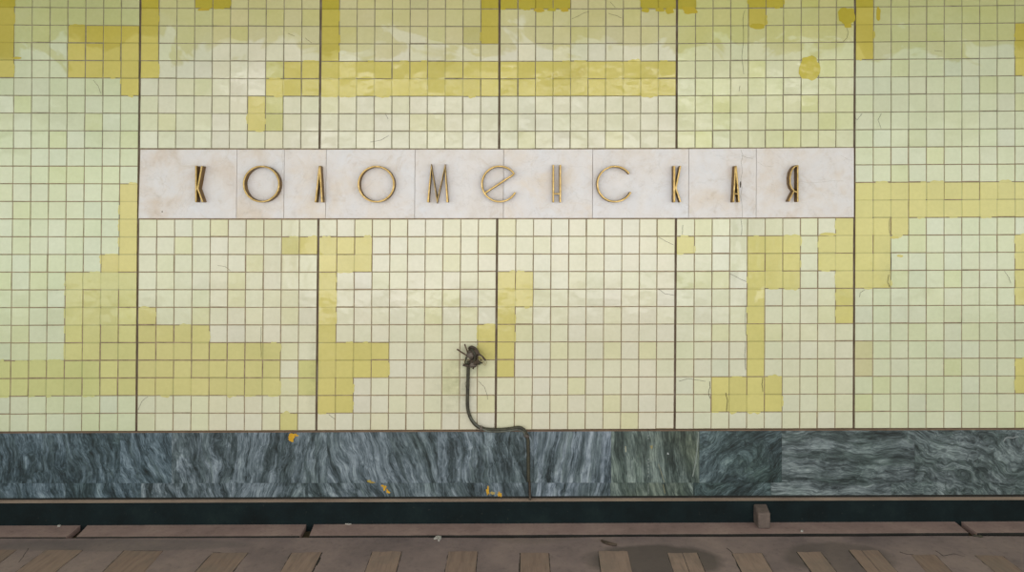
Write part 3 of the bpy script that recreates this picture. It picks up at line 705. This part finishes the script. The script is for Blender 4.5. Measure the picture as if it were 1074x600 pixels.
for i, (a, b, c, d) in enumerate(SQ):
    e = edges[i]
    if 'L' in e: zstrip([a, d], .013 if 'l' in e else .007)
    if 'R' in e: zstrip([b, c], .026 if 'r' in e else .008, .002)
    if 'T' in e: zstrip([a, b], .010, .008)
zstrip([hz(981, 577.5), hz(990, 583.5), hz(1000, 581), hz(1012, 584)], .006); zstrip([hz(20, 590), hz(30, 575)], .004); zstrip([hz(944, 579), hz(951, 581.5), hz(958, 582)], .008)
zstrip([hz(768, 580), hz(762, 575)], .006); zstrip([hz(131, 593), hz(118, 589)], .005)
mb.hexa([(-7.1, -.272, zf(-7.1) - .09), (7.3, -.272, zf(7.3) - .09), (7.3, -.272, zf(7.3) - .053), (-7.1, -.272, zf(-7.1) - .053)],
        [(-7.1, YPL - .002, zf(-7.1) - .09), (7.3, YPL - .002, zf(7.3) - .09), (7.3, YPL - .002, zf(7.3) - .053), (-7.1, YPL - .002, zf(-7.1) - .053)], 2)
fl = mb.build('floor', [M_FLOOR, M_TRENCH, mat_concrete('slot_dirt', [(70, 64, 48), (92, 84, 62), (112, 100, 78)], 9)]); fl['kind'] = 'structure'

def mat_sleeper(i):
    m, nt, b = new_mat('sleeper_wood'); v = coords(nt, (1, .12, 1), loc=(i * 3.3, i * 1.7, 0))
    n1 = noise_n(nt, v, 30, 6, .65, .3); v2 = coords(nt, loc=(i, i, 0)); n2 = noise_n(nt, v2, 5, 5, .6)
    k = rnd.uniform(-8, 8)
    c = ramp(nt, n1.outputs[0], [(.3, rgb(126 + k, 108 + k, 98 + k)), (.5, rgb(145 + k, 124 + k, 112 + k)), (.7, rgb(154 + k, 133 + k, 120 + k))])
    c = mix(nt, ramp(nt, n2.outputs[0], [(.45, (0, 0, 0, 1)), (.65, (.55, .55, .55, 1))]), c, rgb(126, 115, 106))
    nt.links.new(c, b.inputs['Base Color']); b.inputs['Roughness'].default_value = .85
    bump(nt, n1.outputs[0], .4, .003, b); return m
SLAB = ['wooden sleeper end cut by the left edge of the picture', 'wooden sleeper end just below the leftmost open ledge slot', 'wooden sleeper end, third from the left, with a crumbled corner',
        'wooden sleeper end with a chipped dark right side, fourth from the left', 'wooden sleeper end with a broad dark gap on its right, below the second ledge slot',
        'wooden sleeper end, first to the left of the white paper scrap', 'wooden sleeper end just right below the white paper scrap, left of the cable',
        'wooden sleeper end straight below the foot of the cable', 'wooden sleeper end below the dark twig', 'split wooden sleeper end lying in the dark round stain',
        'wooden sleeper end below the sloping concrete block', 'narrow wooden sleeper end, first to the right of the one below the block',
        'wooden sleeper end with a lengthwise split and a dark left gap, third from the right', 'wooden sleeper end with a cracked top edge, second from the right', 'wooden sleeper end nearest the right edge of the picture']
for i, (a, b, c, d) in enumerate(SQ):
    og = (a + b) / 2; up = Vector((0, 0, .004)); dn = Vector((0, 0, -.0995))
    g = Vector((.004, 0, 0)); splits = [0, 1]
    if i in (9, 12): splits = [0, .5 if i == 9 else .42, 1]
    mb2 = MB(); n = 10
    for s0, s1 in zip(splits[:-1], splits[1:]):
        e0 = .003 if s0 else 0; e1 = .003 if s1 < 1 else 0
        def P(s, t): return a.lerp(b, s).lerp(d.lerp(c, s), t)
        q = [P(s0, 0) + Vector((e0, 0, 0)), P(s1, 0) - Vector((e1, 0, 0)), P(s1, 1) - Vector((e1, 0, 0)), P(s0, 1) + Vector((e0, 0, 0))]
        # ragged end towards the wall
        end = []
        for k in range(7):
            p = q[0].lerp(q[1], k / 6); p.y += .012 * noise.noise(Vector((p.x * 18, i * 3.3, 0))); end.append(p)
        top = [p + up for p in end] + [q[2] + up, q[3] + up]; bot = [p + dn for p in end] + [q[2] + dn, q[3] + dn]
        m_ = len(top); mb2.raw(top + bot, [tuple(range(m_))[::-1], tuple(range(m_, 2 * m_))] + [(k, (k + 1) % m_, m_ + (k + 1) % m_, m_ + k) for k in range(m_)])
    o = mb2.build('railway_sleeper', mat_sleeper(i), None, Vector((og.x, og.y, og.z - .0995))); fix_normals(o); bevel(o, .003, 1)
    tag(o, SLAB[i], 'sleeper', 'sleeper ends set in the track bed')

# ------------------------------------------------------------------ sloping concrete block on the ledge
zb = zledge(hy(796, 548, YPL).x)
def at_z(px, py): return ledge_pt(px, py)
yb = YPL - .001; yf = YPL - .125
bx0, bx1 = hy(790.0, 540, yb).x, hy(804.0, 540, yb).x
fx0, fx1 = hy(795.2, 545, yf).x, hy(808.2, 545, yf).x
zt_b = hy(797, 528.2, yb).z; zt_f = hy(801, 538.6, yf).z; zb_f = zledge(bx0) + .0008
mb = MB()
mb.hexa([(fx0, yf, zb_f), (fx1, yf, zb_f), (fx1, yf, zt_f), (fx0, yf, zt_f)], [(bx0, yb, zb_f), (bx1, yb, zb_f), (bx1, yb, zt_b), (bx0, yb, zt_b)])
o = mb.build('concrete_block', mat_concrete('block_concrete', [(84, 76, 72), (104, 92, 86), (124, 108, 100)], 8), None, Vector(((fx0 + fx1) / 2, yf, zb_f))); fix_normals(o); bevel(o, .012, 3)
tag(o, 'small grey-brown concrete block with a sloping top leaning on the black plinth', 'block')

# ------------------------------------------------------------------ old cable with its frayed end
def mat_rubber(name, c0, c1, rough=.6):
    m, nt, b = new_mat(name); v = coords(nt); n = noise_n(nt, v, 18, 6, .65)
    nt.links.new(ramp(nt, n.outputs[0], [(.35, rgb(*c0)), (.65, rgb(*c1))]), b.inputs['Base Color']); b.inputs['Roughness'].default_value = rough
    bump(nt, n.outputs[0], .5, .003, b); return m
M_CAB = mat_rubber('cable_sheath', (44, 42, 34), (72, 70, 54)); M_CAB2 = mat_rubber('grey_sheath', (72, 74, 68), (104, 106, 96)); M_TAPE = mat_rubber('old_tape', (48, 40, 32), (84, 70, 56)); M_WIRE = mat_rubber('bare_wire', (70, 52, 40), (104, 80, 60), .5)
M_PALE = mat_rubber('pale_wire', (150, 140, 104), (190, 178, 134), .5); M_GREYB = mat_rubber('grey_lug', (70, 66, 62), (110, 98, 88), .5)
def catmull(P, n=6):
    out = []
    for i in range(len(P) - 1):
        p0, p1, p2, p3 = P[max(i - 1, 0)], P[i], P[i + 1], P[min(i + 2, len(P) - 1)]
        for k in range(n):
            t = k / n
            out.append(.5 * ((2 * p1) + (p2 - p0) * t + (2 * p0 - 5 * p1 + 4 * p2 - p3) * t * t + (3 * p1 - p0 - 3 * p2 + p3) * t ** 3))
    out.append(P[-1]); return out
cab = empty('cable', hy(555, 521, -.045)); tag(cab, 'old dark cable hanging down the tiles and bending over the grey marble to the plinth', 'cable')
def cpath(pp): return catmull([hy(x, y, yy) for x, y, yy in pp])
main = [(491.2, 379, -.035), (491.0, 392, -.022), (490.6, 408, -.020), (490.3, 424, -.020), (491.6, 433, -.020), (495.0, 441, -.021), (500.5, 447.0, -.026), (508, 450.0, -.038), (520, 450.9, -.038), (532, 450.3, -.038), (542, 448.7, -.038), (547.5, 449.4, -.038), (551.3, 453.5, -.038), (553.4, 459.5, -.036), (554.0, 470, -.036), (554.1, 488, -.036), (554.3, 505, -.036)]
mb = MB(); mb.tube(cpath(main), .0142, 12); o = mb.build('sheath', M_CAB, cab, cab.location); o.location = (0, 0, 0)
low = [(555.2, 503, -.034), (555.6, 512, -.034), (555.8, 519, -.034), (556.2, 524.5, -.05)]
mb = MB(); mb.tube(cpath(low), .0095, 10); o = mb.build('lower_pipe', M_TAPE, cab, cab.location); o.location = (0, 0, 0)
side = [(493.0, 437, -.038), (497.5, 443.5, -.04), (503.5, 448.6, -.05), (512, 452.4, -.055), (524, 452.9, -.055), (535, 451.8, -.055), (543.5, 450.8, -.055), (549, 453.2, -.055), (551.8, 458.5, -.052)]
mb = MB(); mb.tube(cpath(side), .0072, 10); o = mb.build('thin_strand', M_CAB2, cab, cab.location); o.location = (0, 0, 0)
for (px, py, a) in ((504.5, 449.6, 12), (552.3, 457.0, -68)):
    p = hy(px, py, -.042); mb = MB(); d = Vector((math.cos(math.radians(a)), 0, -math.sin(math.radians(a))))
    mb.tube([p - d * .012, p + d * .012], .022, 12); o = mb.build('clip', M_GREYB, cab, cab.location); o.location = (0, 0, 0)
# frayed end
def bit(name, pp, rad, mat, label=None):
    mb = MB(); mb.tube(cpath(pp), rad, 9); o = mb.build(name, mat, cab, cab.location); o.location = (0, 0, 0)
    if label: o['label'] = label
    return o
import bmesh
def lump(name, px, py, yy, rx, ry, rz, mat, seed, amp=.25):
    me = bpy.data.meshes.new(name); bm = bmesh.new(); bmesh.ops.create_icosphere(bm, subdivisions=4, radius=1)
    for v in bm.verts:
        k = 1 + amp * noise.noise(v.co * 1.6 + Vector((seed, 0, 0))) + amp * .45 * noise.noise(v.co * 5 + Vector((seed, 3, 0)))
        v.co = Vector((v.co.x * rx * k, v.co.y * ry * k, v.co.z * rz * k))
    for f in bm.faces: f.smooth = True
    bm.to_mesh(me); bm.free(); me.materials.append(mat)
    o = bpy.data.objects.new(name, me); C.objects.link(o); o.parent = cab; o.location = hy(px, py, yy) - cab.location; return o
lump('tape_wrap', 496.2, 369.8, -.06, .042, .038, .047, M_TAPE, 1.3, .35)
lump('tape_wrap', 493.4, 372.2, -.085, .030, .022, .032, M_GREYB, 4.1, .25)
lump('tape_wrap', 497.5, 379.5, -.055, .040, .032, .030, M_TAPE, 7.7, .45)
lump('tape_wrap', 496.0, 382.2, -.07, .028, .020, .024, M_GREYB, 9.2, .5)
lump('tape_wrap', 502.6, 380.0, -.05, .022, .024, .018, M_CAB, 2.2, .5)  # dark lump standing in for the shadow beside the wraps
bit('bare_wire', [(490, 373.2, -.06), (484.6, 369.8, -.07), (479.2, 366.2, -.075)], .0062, M_WIRE)
bit('bare_wire', [(491.0, 371, -.06), (489.2, 366, -.07), (487.3, 361.0, -.07)], .0062, M_WIRE)
bit('taped_core', [(491.8, 365.8, -.06), (493.3, 364.0, -.075), (495.4, 363.9, -.08), (498.5, 365.4, -.08), (501.2, 369.0, -.075), (502.4, 373, -.07)], .010, M_TAPE)
bit('taped_core', [(499.5, 369, -.08), (502.5, 371.5, -.085), (506.0, 374.3, -.08), (509.2, 378.0, -.07)], .0078, M_TAPE)
bit('taped_core', [(490.5, 372, -.055), (488.4, 377, -.05), (487.8, 381, -.045), (490.5, 384, -.04)], .0075, M_CAB)
bit('taped_core', [(485.6, 382.6, -.06), (489, 383.4, -.06), (494, 384.2, -.06), (499, 384.0, -.055)], .0105, M_TAPE)
bit('taped_core', [(493.8, 366, -.085), (497, 369.5, -.1), (498.2, 374, -.1), (497.2, 379, -.085)], .0088, M_CAB)
bit('taped_core', [(500.2, 372, -.07), (500.8, 377, -.075), (498.0, 381.5, -.085), (496.2, 386.8, -.07)], .007, M_TAPE)
bit('pale_wire', [(501.5, 373.4, -.085), (504.5, 374.0, -.09), (506.2, 377.4, -.09), (506.6, 381.2, -.085), (508.6, 383.2, -.08), (510.2, 380.6, -.075), (509.6, 377.6, -.07)], .0030, M_PALE, 'pale bare wire loop')
bit('pale_wire', [(502.2, 377.2, -.08), (505.0, 379.4, -.09), (507.6, 379.8, -.085), (509.0, 382.2, -.08)], .0028, M_PALE, 'pale bare wire loop')
bit('pale_wire', [(487.6, 376.5, -.055), (486.9, 380, -.05), (488.2, 383.5, -.05)], .0028, M_PALE, 'pale bare wire loop')

# ------------------------------------------------------------------ litter
def scrap(name, pts, mat, label, cat, z, h=.006):
    P = []
    for x, y in pts:
        if z: d = ray(x, y); P.append(CAM + d * ((z - CAM.z) / d.z))
        else: P.append(hz(x, y)); z0 = P[-1].z
    if not z: z = z0
    og = sum(P, Vector()) / len(P); mb = MB()
    top = [Vector((p.x, p.y, z + h * (1 + .8 * noise.noise(p * 30)))) for p in P]; bot = [Vector((p.x, p.y, z)) for p in P]; m_ = len(P)
    mb.raw(top + bot, [tuple(range(m_)), tuple(range(m_, 2 * m_))[::-1]] + [(k, (k + 1) % m_, m_ + (k + 1) % m_, m_ + k) for k in range(m_)])
    o = mb.build(name, mat, None, Vector((og.x, og.y, z))); fix_normals(o); return tag(o, label, cat)
M_PAPER = mat_concrete('dirty_paper', [(150, 148, 142), (184, 182, 176), (205, 203, 198)], 30)
scrap('paper_scrap', [(457, 564.2), (459.4, 563.4), (462.8, 563.6), (463.0, 565.0), (461.8, 566.4), (460.6, 568.2), (459.2, 567.2), (458.8, 565.4), (455.0, 566.0)], M_PAPER, 'larger white paper scrap on the track bed left of the cable', 'litter', .0, .012)
P = ledge_pt(841, 557.4); scrap('paper_scrap', [(839.8, 558.0), (840.6, 556.6), (842.2, 556.6), (842.4, 557.8), (841.2, 558.4)], M_PAPER, 'tiny white scrap on the ledge front right of the sloping block', 'litter', P.z + .001, .012)
P = ledge_pt(365, 549.5); scrap('paper_scrap', [(362, 549.9), (364, 549.2), (367, 549.2), (368.5, 549.9), (366, 550.4)], M_PAPER, 'white scrap on the ledge against the black plinth, right of the second slot', 'litter', P.z + .001, .006)
P = ledge_pt(62, 551.8); scrap('paper_scrap', [(60.2, 552.2), (62, 551.4), (64, 551.6), (62.6, 552.6)], M_PAPER, 'white scrap on the ledge left of the leftmost slot', 'litter', P.z + .001, .008)
mb = MB(); pp = [(630.8, 567.0), (634.5, 568.8), (639, 570.2), (643, 571.2), (647, 571.6)]
ps = catmull([hz(x, y, .010) for x, y in pp]); mb.tube(ps, [.006 + .006 * math.sin(math.pi * min(1, i / (len(ps) - 1) * .85 + .1)) for i in range(len(ps))], 8)
og = hz(638, 570, 0); o = mb.build('twig', M_TAPE, None, og); tag(o, 'short dark crooked twig lying on the track bed', 'twig')
# clod of dirt in the right slot
mb = MB(); pp = [(1021, 561.5), (1026, 562.4), (1031, 562.8)]
ps = catmull([hz(x, y, .006) for x, y in pp]); mb.tube(ps, [.008 + .004 * math.sin(i) for i in range(len(ps))], 8)
o = mb.build('stick', M_CAB, None, hz(1026, 562, 0)); tag(o, 'dark stick at the mouth of the slanting right ledge slot', 'stick')

# ------------------------------------------------------------------ unseen ceiling over the track, set low to shade the top tiles, and light
M_CEIL = mat_concrete('whitewashed_concrete', [(96, 94, 78), (110, 107, 88), (124, 120, 98)], 1.5)  # only for the added unseen ceiling
mb = MB(); mb.box((-7.2, -3.1, 4.64), (7.4, .03, 4.85))
o = mb.build('ceiling', M_CEIL); o['kind'] = 'structure'

w = bpy.data.worlds.new('station_air'); bpy.context.scene.world = w; w.use_nodes = True
bg = w.node_tree.nodes['Background']; bg.inputs[0].default_value = (1.0, .98, .93, 1); bg.inputs[1].default_value = .42
def area(name, loc, rot, sx, sy, power, col):
    l = bpy.data.lights.new(name, 'AREA'); l.shape = 'RECTANGLE'; l.size = sx; l.size_y = sy; l.energy = power; l.color = col
    o = bpy.data.objects.new(name, l); o.location = loc; o.rotation_euler = rot; C.objects.link(o); return o
area('platform_lamps', (.3, -4.6, 4.45), (math.radians(52), 0, 0), 9.0, .2, 34, (1.0, .97, .90))
area('front_fill', (.2, -8.5, 2.5), (math.radians(88), 0, 0), 9.0, 3.4, 325, (.985, .98, .955))  # added soft fill behind the camera, facing the wall
area('side_fill', (-9.2, -8.0, 2.5), (math.radians(88), 0, math.radians(-22)), 8.0, 3.4, 175, (.93, 1.0, .88))  # added green-tinted fill on either side, colouring the wall ends
area('side_fill', (9.6, -8.0, 2.5), (math.radians(88), 0, math.radians(22)), 8.0, 3.4, 165, (.94, 1.0, .86))

# ------------------------------------------------------------------ camera
cd = bpy.data.cameras.new('camera'); cam = bpy.data.objects.new('camera', cd); C.objects.link(cam)
cd.sensor_width = 36; cd.sensor_fit = 'HORIZONTAL'; cd.lens = F / 1074 * 36
cd.shift_x = (537 - CX) / 1074; cd.shift_y = (CY - 300) / 1074
m = Matrix((( R[0].x, -R[1].x, -R[2].x), (R[0].y, -R[1].y, -R[2].y), (R[0].z, -R[1].z, -R[2].z))).to_4x4()
m.translation = CAM; cam.matrix_world = m; cd.clip_end = 200
sc = bpy.context.scene; sc.camera = cam
vs_ = sc.view_settings; vs_.view_transform = 'Standard'; vs_.look = 'None'; vs_.gamma = 1; vs_.use_curve_mapping = False; vs_.exposure = 0.07
